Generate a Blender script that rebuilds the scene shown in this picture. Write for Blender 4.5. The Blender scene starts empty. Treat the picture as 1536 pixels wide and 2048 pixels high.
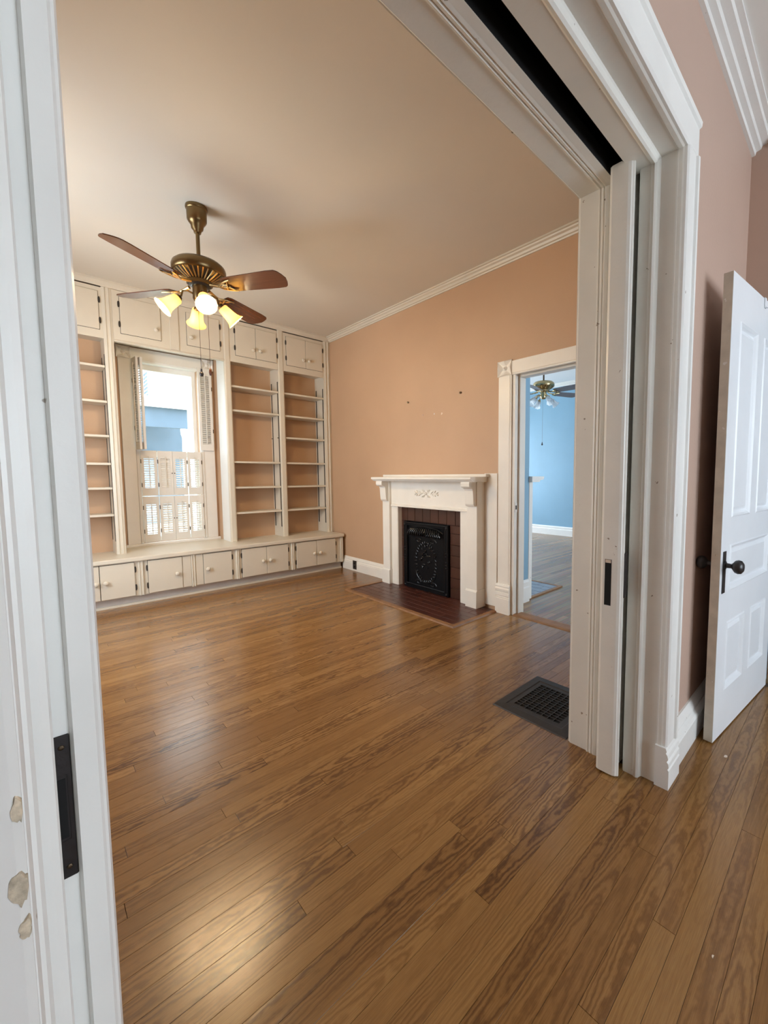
import bpy, bmesh, math, random
from mathutils import Matrix, Vector
random.seed(7)
S = bpy.context.scene
C = S.collection
# ------------------------------------------------------------------ camera, world, sun, exposure
FPX, YAW, PITCH, ROLL, PCX, PCY, CAMH = 832.6, 45.184, 4.236, -0.173, 891.2, 1013.85, 1.22
def make_camera():
    y, p, r = (math.radians(a) for a in (YAW, PITCH, ROLL))
    fw = Vector((math.sin(y)*math.cos(p), math.cos(y)*math.cos(p), -math.sin(p)))
    rt = Vector((math.cos(y), -math.sin(y), 0)); up = rt.cross(fw)
    R = rt*math.cos(r)+up*math.sin(r); U = up*math.cos(r)-rt*math.sin(r)
    M = Matrix((R, U, -fw)).transposed().to_4x4(); M.translation = (0, 0, CAMH)
    cd = bpy.data.cameras.new('camera'); cd.sensor_fit = 'VERTICAL'; cd.sensor_height = 24.0
    cd.lens = FPX/2048*24.0
    cd.shift_x = -(PCX-768)/2048; cd.shift_y = (PCY-1024)/2048
    cd.clip_start = .02; cd.clip_end = 200
    o = bpy.data.objects.new('camera', cd); C.objects.link(o); o.matrix_world = M; S.camera = o
make_camera()
W = bpy.data.worlds.new('sky'); S.world = W; W.use_nodes = True
bg = W.node_tree.nodes['Background']; bg.inputs[0].default_value = (.80, .91, 1.0, 1); bg.inputs[1].default_value = 7.0
def sun(d, e, col):
    l = bpy.data.lights.new('sun', 'SUN'); l.energy = e; l.color = col; l.angle = .01
    o = bpy.data.objects.new('sun', l); C.objects.link(o); o.rotation_euler = Vector(d).to_track_quat('-Z', 'Y').to_euler()
sun((-.72, -.06, -.69), 15.0, (1, .95, .86))
def daylight(loc, d, sx, sy, e, col=(.82, .91, 1.0)):
    l = bpy.data.lights.new('unseen_window_lamp', 'AREA'); l.shape = 'RECTANGLE'; l.size = sx; l.size_y = sy; l.energy = e; l.color = col
    o = bpy.data.objects.new('unseen_window_lamp', l); C.objects.link(o); o.location = loc
    o.rotation_euler = Vector(d).to_track_quat('-Z', 'Y').to_euler()
# lamps in unseen windows (front room, blue room); library side window added for light
daylight((1.05, -3.06, 1.5), (0, 1, -.05), 1.1, 1.8, 10, (.74, .87, 1.0))
daylight((2.45, -3.06, 1.5), (0, 1, -.05), 0.9, 1.8, 38, (.74, .87, 1.0))
daylight((-.66, 3.55, 1.55), (1, 0, -.05), 1.1, 1.7, 38)
daylight((5.3, -1.06, 1.5), (0, 1, -.05), 1.8, 1.9, 42)
daylight((5.6, 6.56, 1.5), (0, -1, -.05), 1.6, 1.9, 120)
S.view_settings.view_transform = 'Standard'; S.view_settings.look = 'None'; S.view_settings.gamma = 1
S.view_settings.use_curve_mapping = False; S.view_settings.exposure = 0.0
S.cycles.use_denoising = True
S.cycles.max_bounces = 8; S.cycles.diffuse_bounces = 5; S.cycles.glossy_bounces = 4; S.cycles.transparent_max_bounces = 12
S.cycles.sample_clamp_indirect = 6.0; S.cycles.caustics_reflective = False; S.cycles.caustics_refractive = False
# ------------------------------------------------------------------ node materials
M = {}
def base(name, col, rough=.5, metal=0, spec=.5):
    m = bpy.data.materials.new(name); m.use_nodes = True; nt = m.node_tree
    b = nt.nodes['Principled BSDF']; b.inputs['Base Color'].default_value = (*col, 1)
    b.inputs['Roughness'].default_value = rough; b.inputs['Metallic'].default_value = metal
    b.inputs['Specular IOR Level'].default_value = spec
    M[name] = m; return m, nt, b
def N(nt, t, **k):
    n = nt.nodes.new(t)
    for a, v in k.items():
        if a.startswith('i_'): n.inputs[a[2:].replace('_', ' ')].default_value = v
        else: setattr(n, a, v)
    return n
def paint(name, col, rough=.45, var=.06, scale=3.0, bump=.08, bscale=60, spec=.5, chips=None):
    m, nt, b = base(name, col, rough, 0, spec); L = nt.links
    tc = N(nt, 'ShaderNodeTexCoord'); n = N(nt, 'ShaderNodeTexNoise', i_Scale=scale, i_Detail=5.0)
    L.new(tc.outputs['Object'], n.inputs['Vector'])
    r = N(nt, 'ShaderNodeValToRGB'); e = r.color_ramp.elements
    e[0].position = .3; e[1].position = .7
    e[0].color = (*[c*(1-var) for c in col], 1); e[1].color = (*[min(1, c*(1+var)) for c in col], 1)
    L.new(n.outputs['Fac'], r.inputs['Fac']); out = r.outputs['Color']
    if chips:
        n3 = N(nt, 'ShaderNodeTexNoise', i_Scale=chips[1], i_Detail=3.0); L.new(tc.outputs['Object'], n3.inputs['Vector'])
        c = N(nt, 'ShaderNodeValToRGB'); c.color_ramp.elements[0].position = chips[2]; c.color_ramp.elements[1].position = chips[2]+.015
        L.new(n3.outputs['Fac'], c.inputs['Fac'])
        mx = N(nt, 'ShaderNodeMix', data_type='RGBA'); L.new(c.outputs['Color'], mx.inputs[0]); L.new(out, mx.inputs[6]); mx.inputs[7].default_value = (*chips[0], 1)
        out = mx.outputs[2]
    L.new(out, b.inputs['Base Color'])
    n2 = N(nt, 'ShaderNodeTexNoise', i_Scale=bscale, i_Detail=4.0); L.new(tc.outputs['Object'], n2.inputs['Vector'])
    bp = N(nt, 'ShaderNodeBump', i_Strength=bump, i_Distance=.01); L.new(n2.outputs['Fac'], bp.inputs['Height'])
    L.new(bp.outputs['Normal'], b.inputs['Normal'])
    return m
paint('wall_peach', (.53, .345, .215), .55, .05, 1.2, .10, 90)
paint('wall_rose', (.50, .35, .275), .55, .05, 1.2, .08, 90)
paint('wall_blue', (.215, .385, .52), .5, .05, 1.5, .08, 90)
paint('ceiling_cream', (.67, .615, .525), .7, .03, 1.0, .05, 60)
paint('ceiling_white', (.80, .79, .75), .7, .03, 1.0, .05, 60)
paint('ceiling_blue_room', (.85, .87, .88), .7, .03, 1.0, .05, 60)
paint('trim_white', (.80, .795, .765), .34, .03, 5, .10, 35, chips=((.38, .33, .27), 26, .735))
paint('trim_old', (.76, .745, .69), .36, .04, 5, .12, 30, chips=((.30, .25, .20), 34, .730))
paint('cabinet_cream', (.66, .605, .50), .38, .03, 4, .07, 40)
paint('kick_grey', (.60, .57, .53), .5, .08, 6, .08, 40)
paint('mantel_white', (.84, .81, .74), .32, .03, 5, .08, 40)
paint('shutter_white', (.74, .70, .64), .4, .03, 5, .06, 40)
paint('door_white', (.80, .83, .86), .33, .02, 4, .07, 30)
paint('door_edge', (.60, .55, .46), .5, .12, 14, .2, 40, chips=((.75, .73, .70), 30, .70))
paint('bare_chip', (.56, .48, .36), .7, .45, 90, .3, 90)
paint('dark_hinge', (.035, .028, .022), .45, .2, 40, .1, 60)
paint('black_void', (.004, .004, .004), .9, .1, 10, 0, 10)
paint('plaster_dust', (.72, .60, .48), .8, .1, 40, .3, 60)
paint('grass', (.34, .36, .28), .9, .3, 3, .3, 20)
paint('siding', (.86, .84, .80), .6, .03, 2, .05, 20)
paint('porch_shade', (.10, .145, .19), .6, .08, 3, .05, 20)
paint('roofing', (.62, .60, .60), .8, .1, 6, .2, 40)
paint('slate_tile', (.22, .24, .28), .4, .15, 9, .1, 40)
paint('grout_light', (.60, .62, .64), .8, .1, 30, .1, 60)
paint('grout_dark', (.10, .055, .04), .8, .1, 30, .1, 60)
paint('grout_hearth', (.42, .25, .18), .7, .1, 30, .1, 60)
paint('register_iron', (.020, .016, .014), .55, .2, 20, .12, 50)
paint('wood_edge', (.24, .115, .045), .5, .25, 12, .1, 60)
paint('subfloor', (.05, .028, .014), .8, .1, 10, 0, 10)
def tile_mat(name, c0, c1, rough):
    m, nt, b = base(name, c0, rough); L = nt.links
    oi = N(nt, 'ShaderNodeObjectInfo'); tc = N(nt, 'ShaderNodeTexCoord')
    n = N(nt, 'ShaderNodeTexNoise', i_Scale=14.0, i_Detail=6.0); L.new(tc.outputs['Object'], n.inputs['Vector'])
    a = N(nt, 'ShaderNodeMath', operation='MULTIPLY_ADD'); L.new(oi.outputs['Random'], a.inputs[0]); a.inputs[1].default_value = .6
    s = N(nt, 'ShaderNodeMath', operation='MULTIPLY'); L.new(n.outputs['Fac'], s.inputs[0]); s.inputs[1].default_value = .5
    L.new(s.outputs[0], a.inputs[2])
    r = N(nt, 'ShaderNodeValToRGB'); r.color_ramp.elements[0].color = (*c0, 1); r.color_ramp.elements[1].color = (*c1, 1)
    L.new(a.outputs[0], r.inputs['Fac']); L.new(r.outputs['Color'], b.inputs['Base Color'])
    bp = N(nt, 'ShaderNodeBump', i_Strength=.15, i_Distance=.01); L.new(n.outputs['Fac'], bp.inputs['Height']); L.new(bp.outputs['Normal'], b.inputs['Normal'])
tile_mat('tile_brown', (.036, .014, .009), (.078, .029, .017), .34)
tile_mat('tile_hearth', (.045, .014, .010), (.095, .030, .019), .30)
def metal(name, col, rough, bump=0.0, bscale=40):
    m, nt, b = base(name, col, rough, 1.0); L = nt.links
    tc = N(nt, 'ShaderNodeTexCoord'); n = N(nt, 'ShaderNodeTexNoise', i_Scale=bscale, i_Detail=5.0); L.new(tc.outputs['Object'], n.inputs['Vector'])
    r = N(nt, 'ShaderNodeMapRange'); r.inputs[3].default_value = rough*.8; r.inputs[4].default_value = rough*1.25
    L.new(n.outputs['Fac'], r.inputs[0]); L.new(r.outputs[0], b.inputs['Roughness'])
    if bump:
        bp = N(nt, 'ShaderNodeBump', i_Strength=bump, i_Distance=.01); L.new(n.outputs['Fac'], bp.inputs['Height']); L.new(bp.outputs['Normal'], b.inputs['Normal'])
metal('antique_brass', (.21, .145, .068), .30)
metal('polished_brass', (.44, .35, .19), .25)
metal('dark_bronze', (.10, .07, .045), .38, .1)
paint('black_metal', (.022, .020, .020), .3, .2, 30, .05, 50)
metal('blade_brass', (.50, .36, .17), .3)
metal('gun_metal', (.06, .055, .055), .45, .15)
def iron(nm, rough, spec):
    m, nt, b = base(nm, (.005, .0055, .007), rough, 0, spec); L = nt.links
    tc = N(nt, 'ShaderNodeTexCoord'); n = N(nt, 'ShaderNodeTexNoise', i_Scale=70.0, i_Detail=5.0); L.new(tc.outputs['Object'], n.inputs['Vector'])
    bp = N(nt, 'ShaderNodeBump', i_Strength=.25, i_Distance=.006); L.new(n.outputs['Fac'], bp.inputs['Height']); L.new(bp.outputs['Normal'], b.inputs['Normal'])
iron('cast_iron', .40, .14); iron('worn_iron', .30, .45)
def blade_wood():
    m, nt, b = base('blade_wood', (.07, .022, .010), .22); L = nt.links
    tc = N(nt, 'ShaderNodeTexCoord'); mp = N(nt, 'ShaderNodeMapping'); mp.inputs['Scale'].default_value = (3, 60, 60)
    n = N(nt, 'ShaderNodeTexNoise', i_Scale=1.0, i_Detail=4.0); L.new(tc.outputs['Object'], mp.inputs[0]); L.new(mp.outputs[0], n.inputs['Vector'])
    r = N(nt, 'ShaderNodeValToRGB'); r.color_ramp.elements[0].color = (.05, .016, .008, 1); r.color_ramp.elements[1].color = (.11, .038, .016, 1)
    L.new(n.outputs['Fac'], r.inputs['Fac']); L.new(r.outputs['Color'], b.inputs['Base Color'])
blade_wood()
paint('blade_grey', (.16, .13, .13), .35, .15, 8, .05, 30)
def glass_pane():
    m = bpy.data.materials.new('window_glass'); m.use_nodes = True; nt = m.node_tree; nt.nodes.remove(nt.nodes['Principled BSDF'])
    t = N(nt, 'ShaderNodeBsdfTransparent'); g = N(nt, 'ShaderNodeBsdfGlossy'); g.inputs['Roughness'].default_value = .03
    mx = N(nt, 'ShaderNodeMixShader'); mx.inputs[0].default_value = .05; t.inputs[0].default_value = (.97, .99, 1, 1)
    nt.links.new(t.outputs[0], mx.inputs[1]); nt.links.new(g.outputs[0], mx.inputs[2]); nt.links.new(mx.outputs[0], nt.nodes['Material Output'].inputs[0]); M['window_glass'] = m
glass_pane()
def shade_glass(name, col, emis, es):
    m = bpy.data.materials.new(name); m.use_nodes = True; nt = m.node_tree; L = nt.links
    b = nt.nodes['Principled BSDF']; b.inputs['Base Color'].default_value = (*col, 1); b.inputs['Roughness'].default_value = .35
    t = N(nt, 'ShaderNodeBsdfTranslucent'); t.inputs[0].default_value = (*col, 1)
    tc = N(nt, 'ShaderNodeTexCoord'); n = N(nt, 'ShaderNodeTexNoise', i_Scale=40.0, i_Detail=3.0); L.new(tc.outputs['Object'], n.inputs['Vector'])
    r = N(nt, 'ShaderNodeMapRange'); r.inputs[3].default_value = .5; r.inputs[4].default_value = .75; L.new(n.outputs['Fac'], r.inputs[0])
    mx = N(nt, 'ShaderNodeMixShader'); L.new(r.outputs[0], mx.inputs[0])
    L.new(b.outputs[0], mx.inputs[1]); L.new(t.outputs[0], mx.inputs[2]); L.new(mx.outputs[0], nt.nodes['Material Output'].inputs[0])
    if es:
        b.inputs['Emission Color'].default_value = (*emis, 1); b.inputs['Emission Strength'].default_value = es
    M[name] = m
shade_glass('amber_glass', (1.0, .82, .45), (1, .62, .22), .8)
shade_glass('milk_glass', (.88, .92, .95), (1, 1, 1), 0)
def bulb():
    m, nt, b = base('lit_bulb', (1, .9, .7), .4); b.inputs['Emission Color'].default_value = (1, .80, .50, 1); b.inputs['Emission Strength'].default_value = 14
bulb()
PW, PY0 = .0575, -.9775          # plank width and the first joint
def oak():
    m, nt, b = base('oak_floor', (.2, .1, .04), .28); L = nt.links
    def mth(op, a, c=None, d=None):
        n = N(nt, 'ShaderNodeMath', operation=op)
        for i, v in enumerate((a, c, d)):
            if v is None: continue
            if isinstance(v, (int, float)): n.inputs[i].default_value = v
            else: L.new(v, n.inputs[i])
        return n.outputs[0]
    tc = N(nt, 'ShaderNodeTexCoord'); sp = N(nt, 'ShaderNodeSeparateXYZ'); L.new(tc.outputs['Object'], sp.inputs[0])
    oi = N(nt, 'ShaderNodeObjectInfo'); rnd = oi.outputs['Random']
    X, Y = sp.outputs[0], sp.outputs[1]
    row = mth('FLOOR', mth('DIVIDE', mth('SUBTRACT', Y, PY0), PW))
    seed = mth('ADD', mth('MULTIPLY', rnd, 91.0), mth('MULTIPLY', row, 3.71))
    v = mth('MULTIPLY', mth('SUBTRACT', mth('FRACT', mth('DIVIDE', mth('SUBTRACT', Y, PY0), PW)), .5), PW)
    def n1(scale, off, det=2.0):
        n = N(nt, 'ShaderNodeTexNoise', noise_dimensions='2D', i_Scale=1.0, i_Detail=det)
        cb = N(nt, 'ShaderNodeCombineXYZ'); L.new(mth('MULTIPLY', X, scale), cb.inputs[0]); L.new(mth('ADD', seed, off), cb.inputs[1]); L.new(cb.outputs[0], n.inputs['Vector']); return n.outputs['Fac']
    a = mth('MULTIPLY', mth('SUBTRACT', n1(.38, 0.0), .5), .17)
    d = mth('MULTIPLY', n1(.55, 17.3), .10)
    wv = N(nt, 'ShaderNodeTexNoise', i_Scale=1.0, i_Detail=3.0); mp = N(nt, 'ShaderNodeCombineXYZ')
    L.new(mth('MULTIPLY', X, 26.0), mp.inputs[0]); L.new(mth('MULTIPLY', Y, 55.0), mp.inputs[1]); L.new(seed, mp.inputs[2]); L.new(mp.outputs[0], wv.inputs['Vector'])
    wob = mth('MULTIPLY', mth('SUBTRACT', wv.outputs['Fac'], .5), .0075)
    yy = mth('ADD', v, a); r = mth('ADD', mth('SQRT', mth('ADD', mth('MULTIPLY', yy, yy), mth('MULTIPLY', d, d))), wob)
    ring = mth('MULTIPLY_ADD', mth('SINE', mth('MULTIPLY', r, 2*math.pi/.0060)), .5, .5)
    ring = mth('POWER', ring, 1.6)
    # fine pores stretched along the board
    pn = N(nt, 'ShaderNodeTexNoise', i_Scale=1.0, i_Detail=3.0); pc = N(nt, 'ShaderNodeCombineXYZ')
    L.new(mth('MULTIPLY', X, 14.0), pc.inputs[0]); L.new(mth('MULTIPLY', Y, 620.0), pc.inputs[1]); L.new(seed, pc.inputs[2]); L.new(pc.outputs[0], pn.inputs['Vector'])
    fig = mth('MULTIPLY', ring, mth('MAXIMUM', mth('MULTIPLY_ADD', n1(.45, 41.7), 2.8, -1.0), .10))      # how strong the figure is along each board
    f = mth('ADD', mth('MULTIPLY', fig, .52), mth('MULTIPLY', pn.outputs['Fac'], .55))
    tone = mth('MULTIPLY', mth('SUBTRACT', rnd, .5), .26)
    big = N(nt, 'ShaderNodeTexNoise', i_Scale=1.1, i_Detail=2.0); L.new(tc.outputs['Object'], big.inputs['Vector'])
    f = mth('ADD', mth('ADD', f, tone), mth('MULTIPLY', mth('SUBTRACT', big.outputs['Fac'], .5), .18))
    cr = N(nt, 'ShaderNodeValToRGB'); el = cr.color_ramp.elements
    el[0].position = .05; el[0].color = (.32, .176, .061, 1); el[1].position = .95; el[1].color = (.062, .024, .008, 1)
    e = el.new(.30); e.color = (.235, .116, .036, 1); e = el.new(.55); e.color = (.160, .074, .023, 1)
    L.new(f, cr.inputs['Fac']); L.new(cr.outputs['Color'], b.inputs['Base Color'])
    rr = N(nt, 'ShaderNodeMapRange'); rr.inputs[3].default_value = .17; rr.inputs[4].default_value = .30; b.inputs['Specular IOR Level'].default_value = .42; b.inputs['Coat Weight'].default_value = .22; b.inputs['Coat Roughness'].default_value = .19; L.new(pn.outputs['Fac'], rr.inputs[0]); L.new(rr.outputs[0], b.inputs['Roughness'])
    bp = N(nt, 'ShaderNodeBump', i_Strength=.06, i_Distance=.003); L.new(f, bp.inputs['Height'])
    wn = N(nt, 'ShaderNodeTexNoise', i_Scale=1.0, i_Detail=2.0); wc = N(nt, 'ShaderNodeCombineXYZ')
    L.new(mth('MULTIPLY', X, 4.0), wc.inputs[0]); L.new(mth('MULTIPLY', Y, 28.0), wc.inputs[1]); L.new(wc.outputs[0], wn.inputs['Vector'])
    b2 = N(nt, 'ShaderNodeBump', i_Strength=.18, i_Distance=.003); L.new(wn.outputs['Fac'], b2.inputs['Height']); L.new(bp.outputs['Normal'], b2.inputs['Normal'])
    L.new(b2.outputs['Normal'], b.inputs['Normal'])
oak()
def far_boards():
    m, nt, b = base('far_boards', (.2, .12, .06), .26); L = nt.links
    tc = N(nt, 'ShaderNodeTexCoord'); br = N(nt, 'ShaderNodeTexBrick', i_Scale=1.0, i_Mortar_Size=.0012, i_Brick_Width=1.3, i_Row_Height=.0575)
    br.inputs['Color1'].default_value = (.30, .175, .085, 1); br.inputs['Color2'].default_value = (.20, .11, .05, 1); br.inputs['Mortar'].default_value = (.06, .03, .015, 1)
    mp = N(nt, 'ShaderNodeMapping'); mp.inputs['Scale'].default_value = (3, 60, 1); n = N(nt, 'ShaderNodeTexNoise', i_Scale=1.0, i_Detail=4.0)
    L.new(tc.outputs['Object'], br.inputs['Vector']); L.new(tc.outputs['Object'], mp.inputs[0]); L.new(mp.outputs[0], n.inputs['Vector'])
    mx = N(nt, 'ShaderNodeMix', data_type='RGBA', blend_type='OVERLAY'); mx.inputs[0].default_value = .5
    L.new(br.outputs['Color'], mx.inputs[6]); L.new(n.outputs['Color'], mx.inputs[7]); L.new(mx.outputs[2], b.inputs['Base Color'])
far_boards()
# ------------------------------------------------------------------ mesh helpers
ROOT = {}
class MB:
    def __init__(s): s.v = []; s.f = []
    def add(s, V, F):
        o = len(s.v); s.v += [tuple(p) for p in V]; s.f += [tuple(i+o for i in f) for f in F]; return s
    def box(s, X, Y, Z):
        (a, b), (c, d), (e, f) = X, Y, Z
        return s.add([(a, c, e), (b, c, e), (b, d, e), (a, d, e), (a, c, f), (b, c, f), (b, d, f), (a, d, f)],
                     [(3, 2, 1, 0), (4, 5, 6, 7), (0, 1, 5, 4), (1, 2, 6, 5), (2, 3, 7, 6), (3, 0, 4, 7)])
    def prism(s, prof, ax, a0, a1):
        n = len(prof)
        P = {'x': lambda a, p, q: (a, p, q), 'y': lambda a, p, q: (p, a, q), 'z': lambda a, p, q: (p, q, a)}[ax]
        V = [P(a0, *t) for t in prof]+[P(a1, *t) for t in prof]
        return s.add(V, [tuple(range(n))[::-1], tuple(range(n, 2*n))]+[(i, (i+1) % n, n+(i+1) % n, n+i) for i in range(n)])
    def lathe(s, prof, mat=None, seg=24, a0=0, a1=2*math.pi):
        full = abs(a1-a0-2*math.pi) < 1e-6; k = seg if full else seg+1; n = len(prof); V = []; F = []
        for j in range(k):
            a = a0+(a1-a0)*j/seg
            for r, z in prof: V.append((r*math.cos(a), r*math.sin(a), z))
        for j in range(seg):
            j2 = (j+1) % k
            for i in range(n-1): F.append((j*n+i, j2*n+i, j2*n+i+1, j*n+i+1))
        if mat: V = [mat @ Vector(p) for p in V]
        return s.add(V, F)
    def tube(s, pts, r, seg=8, mat=None):
        pts = [Vector(p) for p in pts]; V = []; F = []; n = len(pts)
        rs = r if isinstance(r, (list, tuple)) else [r]*n
        for i, p in enumerate(pts):
            t = (pts[min(i+1, n-1)]-pts[max(i-1, 0)]).normalized()
            u = t.cross(Vector((0, 0, 1)));  u = u if u.length > 1e-3 else t.cross(Vector((1, 0, 0)))
            u.normalize(); w = t.cross(u)
            for k in range(seg):
                a = 2*math.pi*k/seg; V.append(p+(u*math.cos(a)+w*math.sin(a))*rs[i])
        for i in range(n-1):
            for k in range(seg): F.append((i*seg+k, i*seg+(k+1) % seg, (i+1)*seg+(k+1) % seg, (i+1)*seg+k))
        F += [tuple(range(seg))[::-1], tuple(range((n-1)*seg, n*seg))]
        if mat: V = [mat @ p for p in V]
        return s.add(V, F)
    def ball(s, c, r, seg=10, rings=6, sc=(1, 1, 1), mat=None):
        V = []; F = []
        for i in range(rings+1):
            p = math.pi*i/rings
            for k in range(seg):
                a = 2*math.pi*k/seg; q = Vector((r*sc[0]*math.sin(p)*math.cos(a), r*sc[1]*math.sin(p)*math.sin(a), r*sc[2]*math.cos(p)))
                V.append((mat @ q if mat else q)+Vector(c))
        for i in range(rings):
            for k in range(seg): F.append((i*seg+k, i*seg+(k+1) % seg, (i+1)*seg+(k+1) % seg, (i+1)*seg+k))
        return s.add(V, F)
    def mesh(s, name, mat, smooth=False, bev=0, bseg=1):
        bm = bmesh.new(); vs = [bm.verts.new(p) for p in s.v]
        for f in s.f:
            try: bm.faces.new([vs[i] for i in f])
            except ValueError: pass
        bmesh.ops.remove_doubles(bm, verts=bm.verts, dist=1e-6)
        bmesh.ops.recalc_face_normals(bm, faces=bm.faces)
        if bev: bmesh.ops.bevel(bm, geom=list(bm.edges), offset=bev, segments=bseg, profile=.5, affect='EDGES', clamp_overlap=True)
        me = bpy.data.meshes.new(name); bm.to_mesh(me); bm.free(); me.materials.append(M[mat])
        if smooth:
            for p in me.polygons: p.use_smooth = True
            try: me.set_sharp_from_angle(angle=math.radians(40))
            except Exception: pass
        return me
    def build(s, name, mat, parent=None, smooth=False, bev=0, bseg=1): return put(name, s.mesh(name, mat, smooth, bev, bseg), parent)
def put(name, me, parent=None, loc=None, rot=None):
    o = bpy.data.objects.new(name, me); C.objects.link(o)
    if loc is not None: o.location = loc
    if rot is not None: o.rotation_euler = rot
    if parent is not None:
        o.parent = parent
        if parent in ROOT: o.matrix_parent_inverse = Matrix.Translation(-ROOT[parent])
    return o
def B(name, X, Y, Z, mat, parent=None, bev=0): return MB().box(X, Y, Z).build(name, mat, parent, bev=bev)
def thing(name, label, cat, loc=(0, 0, 0), group=None, rz=None):
    """An Empty at the thing's base. With rz its children are laid out in its own frame, else in room coordinates."""
    o = bpy.data.objects.new(name, None); C.objects.link(o); o.location = loc; o.empty_display_size = .1
    if rz is None: ROOT[o] = Vector(loc)
    else: o.rotation_euler = (0, 0, rz)
    tag(o, label, cat, group); return o
def tag(o, label, cat, group=None):
    o['label'] = label; o['category'] = cat
    if group: o['group'] = group
    return o
def struct(o): o['kind'] = 'structure'; return o
def sroot(name, loc=(0, 0, 0)):
    o = bpy.data.objects.new(name, None); C.objects.link(o); o.location = loc; ROOT[o] = Vector(loc); o['kind'] = 'structure'; return o
XR, YB, H = 2.965, 5.126, 3.06      # right wall, bookcase face, ceiling
# ------------------------------------------------------------------ floor
floor = struct(B('floor', (-1.3, 3.02), (-3.1, 5.6), (-.05, -.006), 'subfloor'))
def plank_field():
    n = 0; y = PY0; rest = MB(); rows = int((4.885-PY0)/PW)
    for r in range(rows+1):
        y0, y1 = PY0+r*PW, PY0+(r+1)*PW-.0009
        x0 = -.575 if y0 > .88 else -1.28
        if .47 < y0 < .88: x0 = -.04
        xe = 2.955 if y0 > .88 or y0 < .47 else 1.72
        if 1.27 < y0 < 2.11: xe = 2.985
        x = x0 - random.random()*1.1
        while x < xe:
            ln = random.uniform(.75, 2.3); a, b = max(x, x0), min(x+ln, xe); x += ln
            if b-a < .04: continue
            # board with softened top edges
            e = .00025; dz = random.uniform(-.0002, .0001)
            V = [(a, y0, -.006), (b-.0012, y0, -.006), (b-.0012, y1, -.006), (a, y1, -.006), (a, y0, -e), (b-.0012, y0, -e), (b-.0012, y1, -e), (a, y1, -e),
                 (a+e, y0+e, dz), (b-.0012-e, y0+e, dz), (b-.0012-e, y1-e, dz), (a+e, y1-e, dz)]
            F = [(0, 1, 5, 4), (1, 2, 6, 5), (2, 3, 7, 6), (3, 0, 4, 7), (4, 5, 9, 8), (5, 6, 10, 9), (6, 7, 11, 10), (7, 4, 8, 11), (8, 9, 10, 11)]
            if y0 > .02 and not (.0 < y0 < .47 and b < -.1):
                MB().add(V, F).build('plank', 'oak_floor', floor); n += 1
            else: rest.add(V, F)
    o = rest.build('plank_field', 'oak_floor', floor); o['kind'] = 'stuff'
    return n
NPL = plank_field()
# ------------------------------------------------------------------ room shells
def wall_with_holes(name, ax, pos, thick, a0, a1, z0, z1, holes, mat):
    """A wall in the plane ax = pos .. pos+thick, spanning a0..a1, with rectangular holes (u0, u1, v0, v1)."""
    us = sorted({a0, a1, *[h[0] for h in holes], *[h[1] for h in holes]}); mb = MB()
    for u0, u1 in zip(us, us[1:]):
        cuts = sorted([(h[2], h[3]) for h in holes if h[0] <= u0+1e-6 and h[1] >= u1-1e-6]); z = z0
        for c, d in cuts+[(z1, z1)]:
            if c > z+1e-6:
                t = tuple(sorted((pos, pos+thick)))
                mb.box(t, (u0, u1), (z, c)) if ax == 'x' else mb.box((u0, u1), t, (z, c))
            z = d
    return struct(mb.build(name, mat))
wall_with_holes('wall_right', 'x', XR, .06, .88, 5.75, -.05, H, [(1.255, 2.125, -.05, 2.105)], 'wall_peach')
wall_with_holes('wall_back', 'y', 5.57, .18, -.75, XR, -.05, H, [(.88, 1.48, .50, 2.47)], 'wall_peach')
wall_with_holes('wall_left', 'x', -.59, -.16, .70, 5.75, -.05, H, [(3.0, 4.1, .7, 2.4)], 'wall_peach')  # unseen side window hole, added to let the library lamp in
wall_with_holes('wall_front', 'y', .52, .10, -1.3, XR, -.05, H, [(-.045, 1.717, -.05, 2.41)], 'wall_rose')
wall_with_holes('wall_front', 'y', .79, .085, -.75, XR, -.05, H, [(-.045, 1.717, -.05, 2.41)], 'wall_peach')
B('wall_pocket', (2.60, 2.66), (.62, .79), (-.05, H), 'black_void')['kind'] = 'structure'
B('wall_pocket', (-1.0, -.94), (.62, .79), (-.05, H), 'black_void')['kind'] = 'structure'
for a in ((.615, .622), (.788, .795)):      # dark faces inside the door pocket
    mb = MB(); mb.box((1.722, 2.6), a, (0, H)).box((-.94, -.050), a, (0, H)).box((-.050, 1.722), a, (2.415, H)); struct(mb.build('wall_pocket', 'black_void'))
wall_with_holes('wall_side', 'x', XR, .06, -3.2, .52, -.05, H, [(-.55, .34, -.05, 2.10)], 'wall_rose')
wall_with_holes('wall_side', 'x', -1.3, -.1, -3.2, .70, -.05, H, [], 'wall_rose')
wall_with_holes('wall_rear', 'y', -3.1, -.12, -1.4, XR, -.05, H, [(.5, 1.6, .6, 2.4), (2.0, 2.9, .6, 2.4)], 'wall_rose')
struct(B('ceiling', (-.75, 3.02), (.70, 5.75), (H, H+.1), 'ceiling_cream'))
struct(B('ceiling', (-1.4, 3.02), (-3.2, .70), (H, H+.1), 'ceiling_white'))
# hall beyond the white door (closed off)
struct(B('wall_hall', (3.55, 3.6), (-.8, .6), (-.05, H), 'wall_rose'))
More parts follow.
